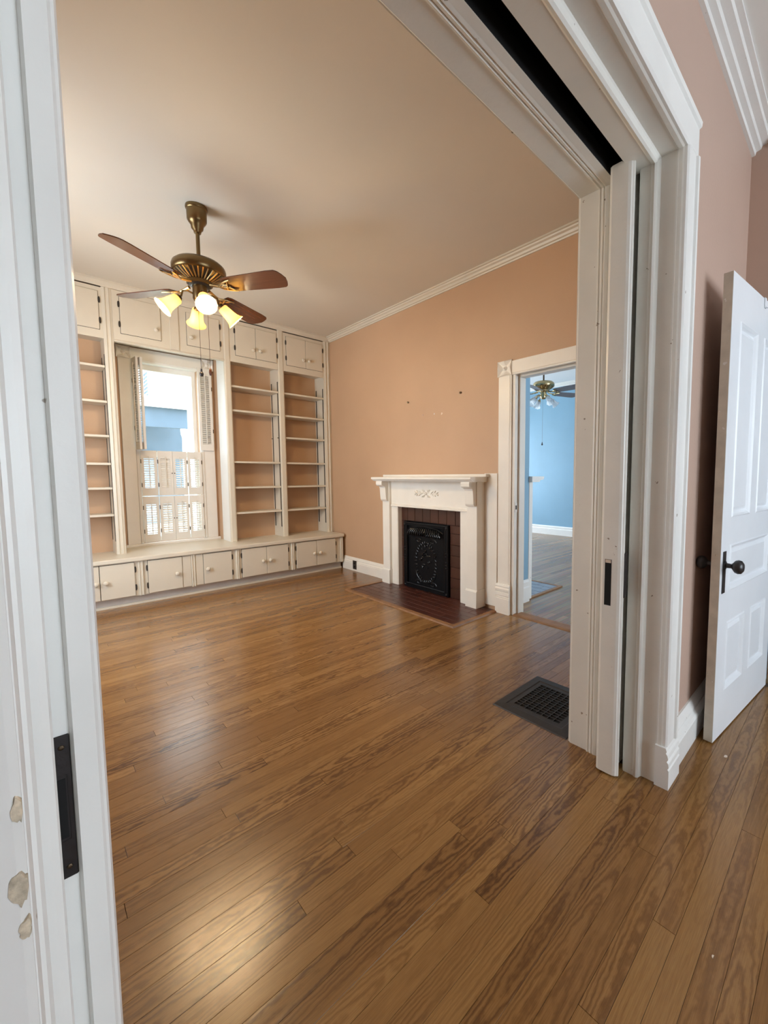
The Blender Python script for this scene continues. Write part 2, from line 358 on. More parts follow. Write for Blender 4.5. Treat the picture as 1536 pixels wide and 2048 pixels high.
# blue room
struct(B('floor', (3.02, 7.8), (-1.2, 6.7), (-.05, 0), 'far_boards'))
struct(B('ceiling', (3.02, 7.8), (-1.2, 6.7), (H, H+.1), 'ceiling_blue_room'))
wall_with_holes('wall_blue_near', 'x', XR+.06, .05, -1.2, 6.7, -.05, H, [(1.255, 2.125, -.05, 2.105), (-.55, .34, -.05, 2.10)], 'wall_blue')
wall_with_holes('wall_blue_far', 'x', 7.66, .12, -1.2, 6.7, -.05, H, [], 'wall_blue')
wall_with_holes('wall_blue_side', 'y', -1.1, -.12, 3.02, 7.8, -.05, H, [(4.4, 6.2, .6, 2.5)], 'wall_blue')
wall_with_holes('wall_blue_side', 'y', 6.6, .12, 3.02, 7.8, -.05, H, [(4.8, 6.4, .6, 2.5)], 'wall_blue')
struct(B('wall_blue_chimney', (3.075, 3.40), (2.25, 3.95), (0, H), 'wall_blue'))
# ------------------------------------------------------------------ crown and base mouldings
def dprof(prof, f): return [f(d, z) for d, z in prof]
CROWN = [(0, 3.000), (.010, 3.000), (.014, 3.010), (.026, 3.014), (.034, 3.028), (.050, 3.036), (.054, 3.046), (.068, 3.048), (.068, H), (0, H)]
NCROWN = [(0, 2.995), (.016, 2.995), (.020, 3.012), (.042, 3.016), (.048, 3.030), (.078, 3.034), (.084, 3.046), (.104, 3.048), (.104, H), (0, H)]
SCROWN = [(0, 3.000), (.012, 3.000), (.016, 3.020), (.030, 3.034), (.036, 3.040), (.036, H), (0, H)]
BASE = [(0, 0), (.030, 0), (.030, .100), (.026, .106), (.030, .112), (.026, .120), (.018, .128), (.018, .140), (.010, .158), (.006, .168), (0, .168)]
BBASE = [(0, 0), (.030, 0), (.030, .12), (.024, .13), (.024, .165), (.012, .18), (0, .185)]
struct(MB().prism(dprof(CROWN, lambda d, z: (XR-d, z)), 'y', .875, YB).build('trim_1', 'cabinet_cream'))
struct(MB().prism(dprof(SCROWN, lambda d, z: (YB-d, z)), 'x', -.59, XR-.0).build('trim_2', 'cabinet_cream'))
struct(MB().prism(dprof(NCROWN, lambda d, z: (.52-d, z)), 'x', -1.3, XR).build('trim_3', 'trim_white'))
struct(MB().prism(dprof(NCROWN, lambda d, z: (XR-d, z)), 'y', -3.1, .52-.10).build('trim_4', 'trim_white'))
struct(MB().prism(dprof(CROWN, lambda d, z: (7.66-d*1.4, z)), 'y', -1.1, 6.6).build('trim_5', 'trim_white'))
struct(MB().prism(dprof(BASE, lambda d, z: (XR-d, z)), 'y', 3.845, 4.86).prism(dprof(BASE, lambda d, z: (XR-d, z)), 'y', .875, 1.11).build('baseboard_right', 'mantel_white'))
struct(MB().prism(dprof(BASE, lambda d, z: (.52-d*1.3, z)), 'x', 1.826, XR).build('baseboard_front', 'trim_white'))
struct(MB().prism(dprof(BASE, lambda d, z: (XR-d, z)), 'y', -3.1, -.68).build('baseboard_side', 'trim_white'))
struct(MB().prism(dprof(BASE, lambda d, z: (-.59+d, z)), 'y', .875, 4.86).build('baseboard_left', 'mantel_white'))
struct(MB().prism(dprof(BBASE, lambda d, z: (7.66-d, z)), 'y', -1.1, 6.6).build('baseboard_blue', 'trim_white'))
struct(MB().prism(dprof(BBASE, lambda d, z: (2.25-d*.6, z*1.18)), 'x', 3.075, 3.405).build('baseboard_blue', 'trim_white'))
# ------------------------------------------------------------------ doorway to the blue room (door_1)
def corner_block(parent, u0, u1, z0, z1, f, mat):
    """A square block with an eight-pointed star in relief; f maps (u, depth, z) to room coordinates."""
    mb = MB(); V = []; uc, zc = (u0+u1)/2, (z0+z1)/2; hu, hz = (u1-u0)/2, (z1-z0)/2
    out = [(-1, -1), (0, -1), (1, -1), (1, 0), (1, 1), (0, 1), (-1, 1), (-1, 0)]
    for a, b in out: V.append(f(uc+a*hu, 0, zc+b*hz))
    for a, b in out: V.append(f(uc+a*hu, .022, zc+b*hz))
    for i, (a, b) in enumerate(out): V.append(f(uc+a*hu*.88, .034 if i % 2 else .014, zc+b*hz*.88))
    for i in range(8):
        t = (i+.5)*math.pi/4-math.pi*.75; V.append(f(uc+math.cos(t)*hu*.34, .010, zc+math.sin(t)*hz*.34))
    V.append(f(uc, .036, zc)); F = []
    for i in range(8):
        j = (i+1) % 8
        F += [(i, j, 8+j, 8+i), (8+i, 8+j, 16+j, 16+i), (16+i, 16+j, 24+i), (16+i, 24+i, 32, 24+(i-1) % 8)]
    F.append(tuple(range(8)))
    return mb.add(V, F).build('corner_block', mat, parent)
PLINTH = [(0, 0), (.052, 0), (.052, .135), (.047, .139), (.047, .146), (.052, .150), (.047, .154), (.047, .160), (.052, .164), (.050, .190), (.044, .196), (.052, .202), (.054, .222), (.044, .236), (.048, .246), (.040, .262), (0, .262)]
def doorway_blue():
    d = sroot('door_1', (XR, 1.69, 0))
    CAS = [(0, 0), (.026, 0), (.030, .004), (.030, .118), (.026, .124), (.030, .130), (.028, .138), (0, .140)]
    for s, e in ((2.125, 1), (1.255, -1)):
        MB().prism([(XR-a, s+e*(.140-b)) for a, b in CAS], 'z', .262, 2.07).build('casing', 'mantel_white', d)
        y0, y1 = sorted((s, s+e*.148))
        MB().prism([(XR-a, z) for a, z in PLINTH], 'y', y0, y1).build('plinth_block', 'mantel_white', d)
        corner_block(d, y0, y1, 2.07, 2.197, lambda u, q, z: (XR-.014-q, u, z), 'mantel_white')
        B('jamb', (2.95, 3.10), tuple(sorted((s-e*.025, s))), (0, 2.08), 'trim_old', d)
        B('stop', (3.00, 3.085), tuple(sorted((s-e*.041, s-e*.025))), (0, 2.056), 'trim_old', d, .003)
        B('casing', (3.075, 3.095), tuple(sorted((s, s+e*.11))), (0, 2.19), 'trim_white', d)
    MB().prism([(XR-a, 2.187-b*.84) for a, b in CAS], 'y', 1.255, 2.125).build('header_casing', 'mantel_white', d)
    B('header_jamb', (2.95, 3.10), (1.255, 2.125), (2.08, 2.105), 'trim_old', d)
    B('header_stop', (3.00, 3.085), (1.28, 2.10), (2.056, 2.08), 'trim_old', d, .003)
    B('header_casing', (3.075, 3.095), (1.145, 2.235), (2.10, 2.20), 'trim_white', d)
    MB().prism([(2.935, -.004), (2.945, .006), (2.965, .010), (3.045, .010), (3.065, .006), (3.075, -.004)], 'y', 1.28, 2.10).build('threshold', 'wood_edge', d)
    mb = MB().box((2.957, 2.993), (2.0965, 2.1005), (.905, .99)); pl = mb.build('strike_plate', 'trim_old', d, bev=.001)
    B('latch_hole', (2.966, 2.984), (2.0958, 2.0966), (.93, .965), 'black_void', pl)
doorway_blue()
# ------------------------------------------------------------------ wide cased opening with pocket doors (door_2)
def opening():
    d = sroot('door_2', (.84, .69, 0)); ZT = 2.378
    JR = [(-.05, .494), (.002, .494), (.005, .500), (.005, .512), (0, .517), (0, .572), (.006, .575), (.021, .579), (.026, .586), (.024, .594), (.020, .600), (.020, .636), (.016, .641), (-.05, .641)]
    JL = [(-.05, .494), (.002, .494), (.004, .500), (.004, .512), (0, .517), (0, .572), (.006, .574), (.009, .579), (.009, .588), (.003, .595), (.003, .599), (.016, .601), (.022, .603), (.024, .608), (.024, .634), (.022, .638), (-.05, .638)]
    FJ = [(-.05, .888), (.003, .888), (.006, .884), (.006, .806), (.012, .803), (.013, .797), (.009, .793), (.013, .789), (.014, .782), (.010, .778), (.014, .773), (.012, .764), (.010, .758), (-.05, .758)]
    MB().prism([(1.70-a, y) for a, y in JR], 'z', 0, ZT).build('jamb', 'trim_old', d)
    jl = MB().prism([(-.018+a, y) for a, y in JL], 'z', 0, ZT).build('jamb', 'trim_white', d)
    MB().prism([(1.70-a, y) for a, y in FJ], 'z', 0, ZT).build('jamb', 'trim_old', d)
    MB().prism([(-.028+a, y) for a, y in FJ], 'z', 0, ZT).build('jamb', 'trim_old', d)
    HN = [(y, ZT-a) for a, y in JR[:-3]]+[(.668, ZT-.018), (.672, ZT-.012), (.672, ZT+.05)]
    HF = [(y, ZT-a) for a, y in FJ[:-2]]+[(.738, ZT-.010), (.738, ZT+.05)]
    MB().prism(HN, 'x', -.028, 1.70).build('header', 'trim_old', d)
    MB().prism(HF, 'x', -.028, 1.70).build('header', 'trim_old', d)
    B('slot_lining', (-.018, 1.70), (.736, .7385), (ZT-.009, ZT+.05), 'black_void', d); B('slot_lining', (-.018, 1.70), (.672, .674), (ZT-.011, ZT+.05), 'black_void', d)
    # casings: flat board, raised back band outside
    CS = [(0, .52), (0, .486), (.006, .480), (.082, .480), (.086, .472), (.098, .470), (.104, .476), (.104, .52)]
    MB().prism([(1.698+a, y) for a, y in CS], 'z', .165, ZT-.002).build('casing', 'trim_white', d)
    MB().prism([(-.017-a, y) for a, y in CS], 'z', .0, ZT-.002).build('casing', 'trim_white', d)
    MB().prism([(y, ZT-.002+a*1.28) for a, y in CS], 'x', -.135, 1.808).build('header_casing', 'trim_white', d)
    PB = [(0, 0), (.052, 0), (.052, .078), (.047, .084), (.052, .092), (.050, .106), (.044, .114), (.049, .124), (.046, .138), (.040, .146), (.043, .154), (.039, .165), (0, .165)]
    MB().prism([(.52-q, z) for q, z in PB], 'x', 1.688, 1.826).build('plinth_block', 'trim_white', d)
    FC = [(0, .875), (0, .895), (.1, .895), (.1, .875)]
    MB().prism([(1.70+a, y) for a, y in FC], 'z', 0, ZT+.12).build('casing', 'trim_old', d)
    MB().prism([(-.028-a, y) for a, y in FC], 'z', 0, ZT+.12).build('casing', 'trim_old', d)
    B('header_casing', (-.13, 1.80), (.875, .895), (ZT, ZT+.12), 'trim_old', d)
    # chipped paint on the left edge
    for z, r, dz, cx in ((.945, .004, .011, -.019), (.878, .006, .015, -.022), (.840, .004, .009, -.020)):
        k = 17; pts = [(r*(.7+.5*random.random())*math.cos(2*math.pi*i/k), dz*(.7+.5*random.random())*math.sin(2*math.pi*i/k)) for i in range(k)]
        mb = MB(); V = [(min(cx+a, -.0168), .4855, z+b) for a, b in pts]+[(min(cx+a, -.0168)-.0003, .4793, z+b) for a, b in pts]
        mb.add(V, [tuple(range(k, 2*k))]+[(i, (i+1) % k, k+(i+1) % k, k+i) for i in range(k)]); mb.build('paint_chip', 'bare_chip', jl)
opening()
def pocket_doors():
    zt = 2.392
    # left leaf
    d = thing('pocket_door', 'white pocket door edge with dark pull plate at the left border of the photo', 'door', (-.2, .69, .008), 'sliding pocket doors')
    B('leaf', (-.80, .040), (.642, .712), (.008, zt), 'trim_white', d)
    MB().prism([(.020, .645), (.020, .640), (.023, .634), (.043, .634), (.046, .638), (.049, .640), (.0515, .648), (.0515, .70), (.046, .716), (.020, .718)], 'z', .008, zt).build('astragal', 'trim_white', d)
    p = B('pull_plate', (-.030, .0195), (.6392, .6425), (.748, .922), 'gun_metal', d, .001)
    mb = MB().box((-.022, .0155), (.6384, .6396), (.795, .875)); q = mb.build('pull_rim', 'gun_metal', p, bev=.001)
    B('pull_cup', (-.018, .0135), (.6380, .6386), (.799, .871), 'black_void', p)
    for z in (.762, .908): MB().ball((.012, .6392, z), .003, sc=(1, .5, 1)).build('screw', 'dark_bronze', p)
    # right leaf
    d = thing('pocket_door', 'white pocket door edge with black lock mortise beside the floor register', 'door', (2.0, .69, .008), 'sliding pocket doors')
    B('leaf', (1.645, 2.45), (.664, .712), (.008, zt), 'trim_old', d)
    MB().prism([(1.632, .664), (1.630, .640), (1.627, .635), (1.622, .634), (1.619, .637), (1.616, .641), (1.612, .644), (1.608, .654), (1.607, .668), (1.607, .712), (1.612, .722), (1.660, .722), (1.664, .712)], 'z', .008, 2.372).build('astragal', 'trim_old', d)
    MB().box((1.6062, 1.6075), (.677, .703), (.705, .890)).build('lock_plate', 'black_void', d)
    B('latch', (1.6055, 1.6064), (.679, .701), (.876, .889), 'plaster_dust', d)
    p = B('pull_plate', (1.622, 1.650), (.6315, .6405), (.742, .918), 'gun_metal', d, .001)
pocket_doors()
# ------------------------------------------------------------------ white panelled door
def white_door():
    w, t, h = .835, .037, 2.065; hx, hy = 2.958, .330; lx, ly = 2.131, .416
    ang = math.atan2(ly-hy, lx-hx)        # from hinge to latch
    d = thing('panel_door', 'white five-panel door with black knob standing open at the right', 'door', (lx, ly, .008), rz=ang+math.pi)
    # local frame: x from latch edge (0) to hinge (w), -y is the face we see, y = 0 .. t
    body = MB(); st, ml = .112, .10; pw = (w-2*st-ml)/2
    rails = [(0, .207), (.537, .680), (.898, 1.022), (1.885, h)]   # z of bottom, lock, frieze and top rails
    fr = MB().box((0, st), (0, t), (0, h)).box((w-st, w), (0, t), (0, h))
    for a, b in rails: fr.box((st, w-st), (0, t), (a, b))
    fr.box((st+pw, st+pw+ml), (0, t), (.207, .537)).box((st+pw, st+pw+ml), (0, t), (1.022, 1.885))
    fr.build('frame', 'door_white', d)
    B('latch_edge', (-.0012, .0), (0.0008, t-.0008), (.001, h-.001), 'door_edge', d)
    lp = B('latch_plate', (-.0020, -.0011), (.009, .028), (.80, .93), 'door_edge', d); MB().ball((-.002, .018, .86), .004, sc=(.5, 1, 1)).build('screw', 'bare_chip', lp)
    cells = [(st, st+pw, .207, .537), (st+pw+ml, w-st, .207, .537), (st, w-st, .680, .898), (st, st+pw, 1.022, 1.885), (st+pw+ml, w-st, 1.022, 1.885)]
    for x0, x1, z0, z1 in cells:
        V = []; F = []
        def ring(ins, y): V.extend([(x0+ins, y, z0+ins), (x1-ins, y, z0+ins), (x1-ins, y, z1-ins), (x0+ins, y, z1-ins)])
        for ins, y in ((0, .0), (.006, -.004), (.014, .003), (.022, .012), (.024, .013), (.03, .013), (.044, .006)): ring(ins, y)
        for k in range(6):
            for i in range(4): F.append((k*4+i, k*4+(i+1) % 4, k*4+4+(i+1) % 4, k*4+4+i))
        F.append((24, 25, 26, 27))
        o = len(V); V += [(x0, t-.01, z0), (x1, t-.01, z0), (x1, t-.01, z1), (x0, t-.01, z1)]; F.append((o+3, o+2, o+1, o))
        MB().add(V, F).build('panel', 'door_white', d)
    lk = B('lock_plate', (.026, .062), (-.003, .0), (.684, .874), 'black_metal', d, .0012)
    kn = [(0, 0), (.019, 0), (.019, .004), (.011, .008), (.010, .026), (.016, .032), (.0275, .041), (.031, .052), (.0285, .063), (.018, .071), (0, .074)]
    Rm = Matrix.Translation((.044, -.003, .812)) @ Matrix.Rotation(math.pi/2, 4, 'X')
    MB().lathe(kn, Rm, 20).build('knob', 'black_metal', d, smooth=True)
    Rm = Matrix.Translation((.044, t+.0, .812)) @ Matrix.Rotation(-math.pi/2, 4, 'X')
    MB().lathe(kn, Rm, 20).build('knob', 'black_metal', d, smooth=True)
    hk = MB().box((.435, .462), (-.004, t+.004), (h, h+.003)).box((.435, .462), (-.004, -.001), (h-.045, h+.003)).tube([(.448, -.003, h-.04), (.448, -.02, h-.05), (.448, -.026, h-.04)], .003)
    hk.build('over_door_hook', 'door_white', d)
white_door()
# ------------------------------------------------------------------ shared small fittings
def knob_mesh():
    p = [(0, .036), (.012, .0355), (.019, .030), (.0215, .023), (.018, .016), (.009, .010), (.009, 0), (0, 0)]
    return MB().lathe(p, Matrix.Rotation(math.pi/2, 4, 'X'), 14).mesh('knob', 'cabinet_cream', True)
KNOB = knob_mesh()
HINGE = MB().prism([(-.009, -.012), (-.006, -.028), (.006, -.028), (.009, -.012), (.009, .012), (.006, .028), (-.006, .028), (-.009, .012)], 'y', -.004, 0).tube([(0, -.004, -.026), (0, -.004, .026)], .0035, 6).mesh('hinge', 'dark_hinge')
def cup_door(parent, x0, x1, z0, z1, yf, knob, hinge_side, name='door', proud=.016):
    d = B(name, (x0, x1), (yf-proud, yf-.0005), (z0, z1), 'cabinet_cream', parent, .002)
    put('knob', KNOB, d, (knob[0], yf-proud, knob[1]))
    B('gap_shade_plate', (x0-.0028, x1+.0028), (yf-.0012, yf-.0004), (z0-.0028, z1+.0028), 'black_void', d)  # black plate imitates the shade in the gap round the door
    hx = x1+.006 if hinge_side > 0 else x0-.006
    for q in (.24, .78): put('hinge', HINGE, d, (hx, yf-.006, z0+(z1-z0)*q))
    return d
# ------------------------------------------------------------------ base cabinets and window seat
def base_cabinets():
    YF = 4.835; z0, z1 = .092, .425
    seat = MB().prism([(4.808, .425), (4.808, .428), (4.800, .432), (4.800, .460), (4.806, .466), (5.56, .466), (5.56, .425)], 'x', -.585, 2.926).build('window_seat', 'cabinet_cream')
    tag(seat, 'long cream window seat board running under the bookcases and window', 'window seat')
    pil = lambda a, b: [(a, YF), (a, YF-.010), (a+.008, YF-.018), (a+.013, YF-.012), (b-.013, YF-.012), (b-.008, YF-.018), (b, YF-.010), (b, YF)]
    units = [
        (.10, .731, [(.158, .420, .392, -1), (.425, .679, .462, 1)], (.711, .751), 'cream two-door base cabinet beside the left pocket door'),
        (.731, 1.171, [(.785, 1.069, 1.023, -1)], (1.152, 1.190), 'single-door cream base cabinet under the left part of the window, hinged on its left'),
        (1.171, 1.602, [(1.264, 1.539, 1.299, 1)], (1.586, 1.618), 'single-door cream base cabinet under the right part of the window, hinged on its right'),
        (1.602, 2.232, [(1.649, 1.916, 1.869, -1), (1.919, 2.172, 1.953, 1)], (2.214, 2.250), 'cream two-door base cabinet under the middle bookcase'),
        (2.232, 2.924, [(2.278, 2.539, 2.502, -1), (2.545, 2.810, 2.582, 1)], None, 'cream two-door base cabinet at the right end, next to the fireplace wall')]
    for x0, x1, doors, pl, lab in units:
        c = thing('base_cabinet', lab, 'cabinet', ((x0+x1)/2, 5.0, 0), 'base cabinets under the window seat')
        B('body', (x0, x1), (YF, 5.3), (z0, .4245), 'cabinet_cream', c)
        B('toe_kick', (x0, x1), (4.893, 4.92), (0.0, z0), 'kick_grey', c)
        MB().prism([(4.893, 0), (4.875, 0), (4.875, .012), (4.880, .020), (4.893, .022)], 'x', x0, x1).build('shoe_moulding', 'cabinet_cream', c)
        if pl: MB().prism(pil(*pl), 'z', z0, .4245).build('pilaster', 'cabinet_cream', c)
        else: MB().prism(pil(2.886, 2.922), 'z', z0, .4245).build('pilaster', 'cabinet_cream', c)
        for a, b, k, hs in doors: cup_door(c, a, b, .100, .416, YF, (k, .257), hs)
        if len(doors) == 1:      # flat filler boards beside the single doors
            a, b = (doors[0][1]+.004, pl[0]-.002) if doors[0][3] < 0 else (x0+.021, doors[0][0]-.004)
            B('filler_board', (a, b), (YF-.010, YF), (.100, .416), 'cabinet_cream', c, .002)
base_cabinets()
# ------------------------------------------------------------------ bookcases with cupboards above
def track(parent, x, s):
    for y in (5.158, 5.335): B('shelf_track', tuple(sorted((x, x+s*.003))), (y-.010, y+.010), (.59, 2.385), 'dark_hinge', parent)
def bookcase(label, o0, o1, st0, st1, shelves, doors, brackets=None):
    """Opening o0..o1 between stiles st0 (left) and st1 (right), each (x0, x1)."""
    c = thing('bookcase', label, 'bookcase', ((o0+o1)/2, 5.25, .466), 'built-in bookcases')
    yb = 5.385
    if st0: MB().prism([(st0[0], YB), (st0[0], YB+.03), (st0[1], YB+.03), (st0[1], YB), (st0[1]-.012, YB-.006), (st0[0]+.012, YB-.006)], 'z', .466, 3.0).build('stile', 'cabinet_cream', c)
    if st1:
        xs = st1; w = xs[1]-xs[0]
        MB().prism([(xs[0], YB), (xs[0], YB+.03), (xs[1], YB+.03), (xs[1], YB), (xs[1]-w*.16, YB-.004), (xs[1]-w*.30, YB-.010), (xs[1]-w*.42, YB-.003), (xs[0]+w*.42, YB-.003), (xs[0]+w*.30, YB-.010), (xs[0]+w*.16, YB-.004)], 'z', .466, 3.0).build('stile', 'cabinet_cream', c)
    B('side_panel', (o0-.02, o0), (YB+.0305 if st0 else YB, yb), (.466, 2.99), 'cabinet_cream', c)
    B('side_panel', (o1, o1+.02), (YB+.0305, yb), (.466, 2.99), 'cabinet_cream', c)
    B('back_panel', (o0, o1), (yb-.012, yb), (.466, 2.56), 'wall_peach', c)
    MB().box((o0, o1), (YB, YB+.02), (2.525, 2.99)).box((o0, o1), (YB+.02, yb), (2.548, 2.562)).build('cupboard', 'cabinet_cream', c)
    for z in shelves: B('shelf', (o0+.003, o1-.003), (YB+.014, yb-.013), (z-.011, z+.011), 'cabinet_cream', c, .002)
    track(c, o0, 1); track(c, o1, -1)
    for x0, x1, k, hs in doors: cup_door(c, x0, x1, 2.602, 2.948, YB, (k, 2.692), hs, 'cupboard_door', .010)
    if brackets:
        for y in (5.158, 5.335): B('shelf_clip', (o1-.022, o1-.003), (y-.004, y+.004), (brackets-.004, brackets+.004), 'dark_hinge', c)
    return c
bookcase('cream bookcase left of the window, half hidden by the pocket door', .06, .592, None, (.592, .667), (2.268, 1.937, 1.612, 1.347, 1.111, .850), [(.086, .322, .296, -1), (.328, .566, .352, 1)])
bookcase('middle cream bookcase just right of the window, with five shelves and a tall gap', 1.708, 2.254, (1.642, 1.708), None, (2.255, 1.981, 1.390, 1.092, .793), [(1.766, 1.990, 1.956, -1), (1.994, 2.238, 2.036, 1)], 1.70)
bookcase('cream bookcase in the corner against the fireplace wall, with six shelves', 2.324, 2.866, (2.2545, 2.324), (2.866, 2.962), (2.255, 1.978, 1.705, 1.389, 1.092, .793), [(2.362, 2.612, 2.574, -1), (2.616, 2.848, 2.654, 1)])
def over_window():
    c = thing('overhead_cupboard', 'cream cupboard with two doors spanning above the window', 'cupboard', (1.155, 5.25, 2.525), None)
    B('body', (.668, 1.641), (YB, YB+.024), (2.527, 2.998), 'cabinet_cream', c)
    B('soffit', (.668, 1.641), (YB+.024, 5.55), (2.60, 2.615), 'cabinet_cream', c)
    MB().prism([(YB+.0, 2.536), (YB-.010, 2.532), (YB-.012, 2.522), (YB-.004, 2.514), (YB+.03, 2.514), (YB+.03, 2.536)], 'x', .668, 1.641).build('lower_moulding', 'cabinet_cream', c)
    B('cover_strip', (1.128, 1.212), (YB-.010, YB), (2.536, 2.998), 'cabinet_cream', c, .004)
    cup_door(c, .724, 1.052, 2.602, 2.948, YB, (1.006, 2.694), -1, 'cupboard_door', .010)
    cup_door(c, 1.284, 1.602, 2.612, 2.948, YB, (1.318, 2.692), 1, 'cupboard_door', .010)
    B('reveal', (.650, .667), (YB+.03, 5.55), (.466, 2.6), 'cabinet_cream', c)
    MB().prism([(1.642, YB+.0305), (1.642, 5.40), (1.652, 5.40), (1.66, 5.39), (1.687, 5.39), (1.687, YB+.0305)], 'z', .466, 2.6).build('reveal', 'trim_white', c)
    B('recess_wall', (1.652, 1.687), (5.40, 5.565), (.466, 2.6), 'wall_peach', c)
over_window()
# ------------------------------------------------------------------ window with shutters
def window():
    w = sroot('window_1', (1.18, 5.56, .466)); y0, y1 = 5.545, 5.57
    for a, b in ((.742, .858), (1.506, 1.630)):
        B('casing', (a, b), (y0, y1), (.490, 2.47), 'shutter_white', w, .003)
        a2, b2 = (.728, .850) if a < 1 else (1.520, 1.646)
        corner_block(w, a2, b2, 2.470, 2.595, lambda u, q, z: (u, y0-q+.012, z), 'shutter_white')
    B('casing', (.850, 1.520), (y0, y1), (2.472, 2.592), 'shutter_white', w, .003)
    MB().prism([(y0-.030, .466), (y0-.032, .480), (y0-.026, .492), (5.72, .492), (5.72, .466)], 'x', .722, 1.648).build('window_sill', 'shutter_white', w)
    for a, b in ((.858, .880), (1.482, 1.506)): B('jamb', (a, b), (y0+.004, 5.75), (.492, 2.47), 'trim_white', w)
    B('jamb', (.880, 1.482), (y0+.004, 5.75), (2.452, 2.472), 'trim_white', w)
    def sash(y, z0, z1):
        s = MB().box((.880, .922), (y, y+.036), (z0, z1)).box((1.440, 1.482), (y, y+.036), (z0, z1)).box((.922, 1.440), (y, y+.036), (z0, z0+.045)).box((.922, 1.440), (y, y+.036), (z1-.055, z1)).build('sash', 'trim_white', w)
        B('pane', (.920, 1.442), (y+.016, y+.020), (z0+.043, z1-.053), 'window_glass', s)
    sash(5.655, 1.455, 2.452); sash(5.615, .50, 1.500)
    MB().ball((1.18, 5.607, 1.505), .012, sc=(1.6, .8, .8)).build('sash_lock', 'antique_brass', w)
window()
SLAT = {}
def shutter(label, w, h, loc, rz, tilts, open_z0=.085, open_z1=.085, hinge_x=0, pull=None, rod=True, side=.026):
    """A louvred leaf in its own frame: x along the leaf, y depth (-y is the room), z up from its foot."""
    s = thing('shutter', label, 'shutter', loc, 'interior window shutters', rz=rz); t = .020; sw = w-2*side
    fr = MB().box((0, side), (-t/2, t/2), (0, h)).box((w-side, w), (-t/2, t/2), (0, h)).box((side, w-side), (-t/2, t/2), (0, open_z0)).box((side, w-side), (-t/2, t/2), (h-open_z1, h))
    fr.build('frame', 'shutter_white', s)
    key = round(sw, 4)
    if key not in SLAT: SLAT[key] = MB().prism([(-.0140, 0), (-.008, .0034), (.008, .0034), (.0140, 0), (.008, -.0034), (-.008, -.0034)], 'x', -sw/2+.001, sw/2-.001).mesh('slat', 'shutter_white')
    n = int((h-open_z0-open_z1)/.0238); p = (h-open_z0-open_z1)/n
    for i in range(n):
        tl = tilts(i, n) if callable(tilts) else tilts
        put('slat', SLAT[key], s, (w/2, 0, open_z0+(i+.5)*p), (math.radians(tl), 0, 0))
    if rod: B('tilt_rod', (w/2-.004, w/2+.004), (-.022, -.014), (open_z0+.004, h-open_z1+.022), 'shutter_white', s)
    for z in (h*.24, h*.76): B('hinge', (hinge_x*w-.004, hinge_x*w+.004), (-t/2-.002, -t/2+.003), (z-.022, z+.022), 'dark_bronze', s)
    if pull is not None: MB().ball((pull, -.017, h*.5), .006).tube([(pull, -.009, h*.5), (pull, -.016, h*.5)], .003, 6).build('knob', 'dark_bronze', s, smooth=True)
    return s
YS = 5.530
cols = [(.888, 1.034), (1.041, 1.180), (1.183, 1.324), (1.332, 1.474)]
nm = ['first', 'second', 'third', 'fourth']
rr = random.Random(3)
closed = {1: 74}
for i, (a, b) in enumerate(cols):
    tl = (lambda k, n: 78 if k not in (3, 8, 12) else 62) if i == 1 else (lambda k, n: 12+rr.uniform(-3, 3))
    shutter('%s louvred shutter from the left in the upper row%s' % (nm[i], ', its slats shut' if i == 1 else ''), b-a, .494, (a, YS, 1.014), 0, tl, hinge_x=0 if i in (0, 1) else 1, pull=(.13 if i == 1 else .012) if i in (1, 2) else None)
for i, (a, b) in enumerate(cols):
    tl = (lambda k, n: 46+rr.uniform(-7, 5)) if i in (1, 2) else (lambda k, n: 14+rr.uniform(-4, 4))
    shutter('%s louvred shutter from the left in the bottom row%s' % (nm[i], ', its slats half shut' if i in (1, 2) else ''), b-a, .502, (a, YS, .503), 0, tl, hinge_x=0 if i in (0, 1) else 1, pull=(.13 if i == 1 else .012) if i in (1, 2) else None)
shutter('upper left shutter leaf swung open edge-on beside the glass', .142, .955, (.888, 5.52, 1.513), math.radians(-79), 14, .075, .075)
shutter('folded upper shutter leaf tucked behind the open leaf at the left window casing', .142, .955, (.862, 5.52, 1.513), math.radians(-84), 14, .075, .075)
shutter('upper right shutter folded flat against the casing beside the bookcase', .144, .950, (1.470, 5.524, 1.532), 0, 38, .070, .085, hinge_x=1)
for a, b in ((.858, .884), (1.478, 1.506)): struct(B('trim_6', (a, b), (5.535, 5.548), (.50, 1.515), 'shutter_white'))
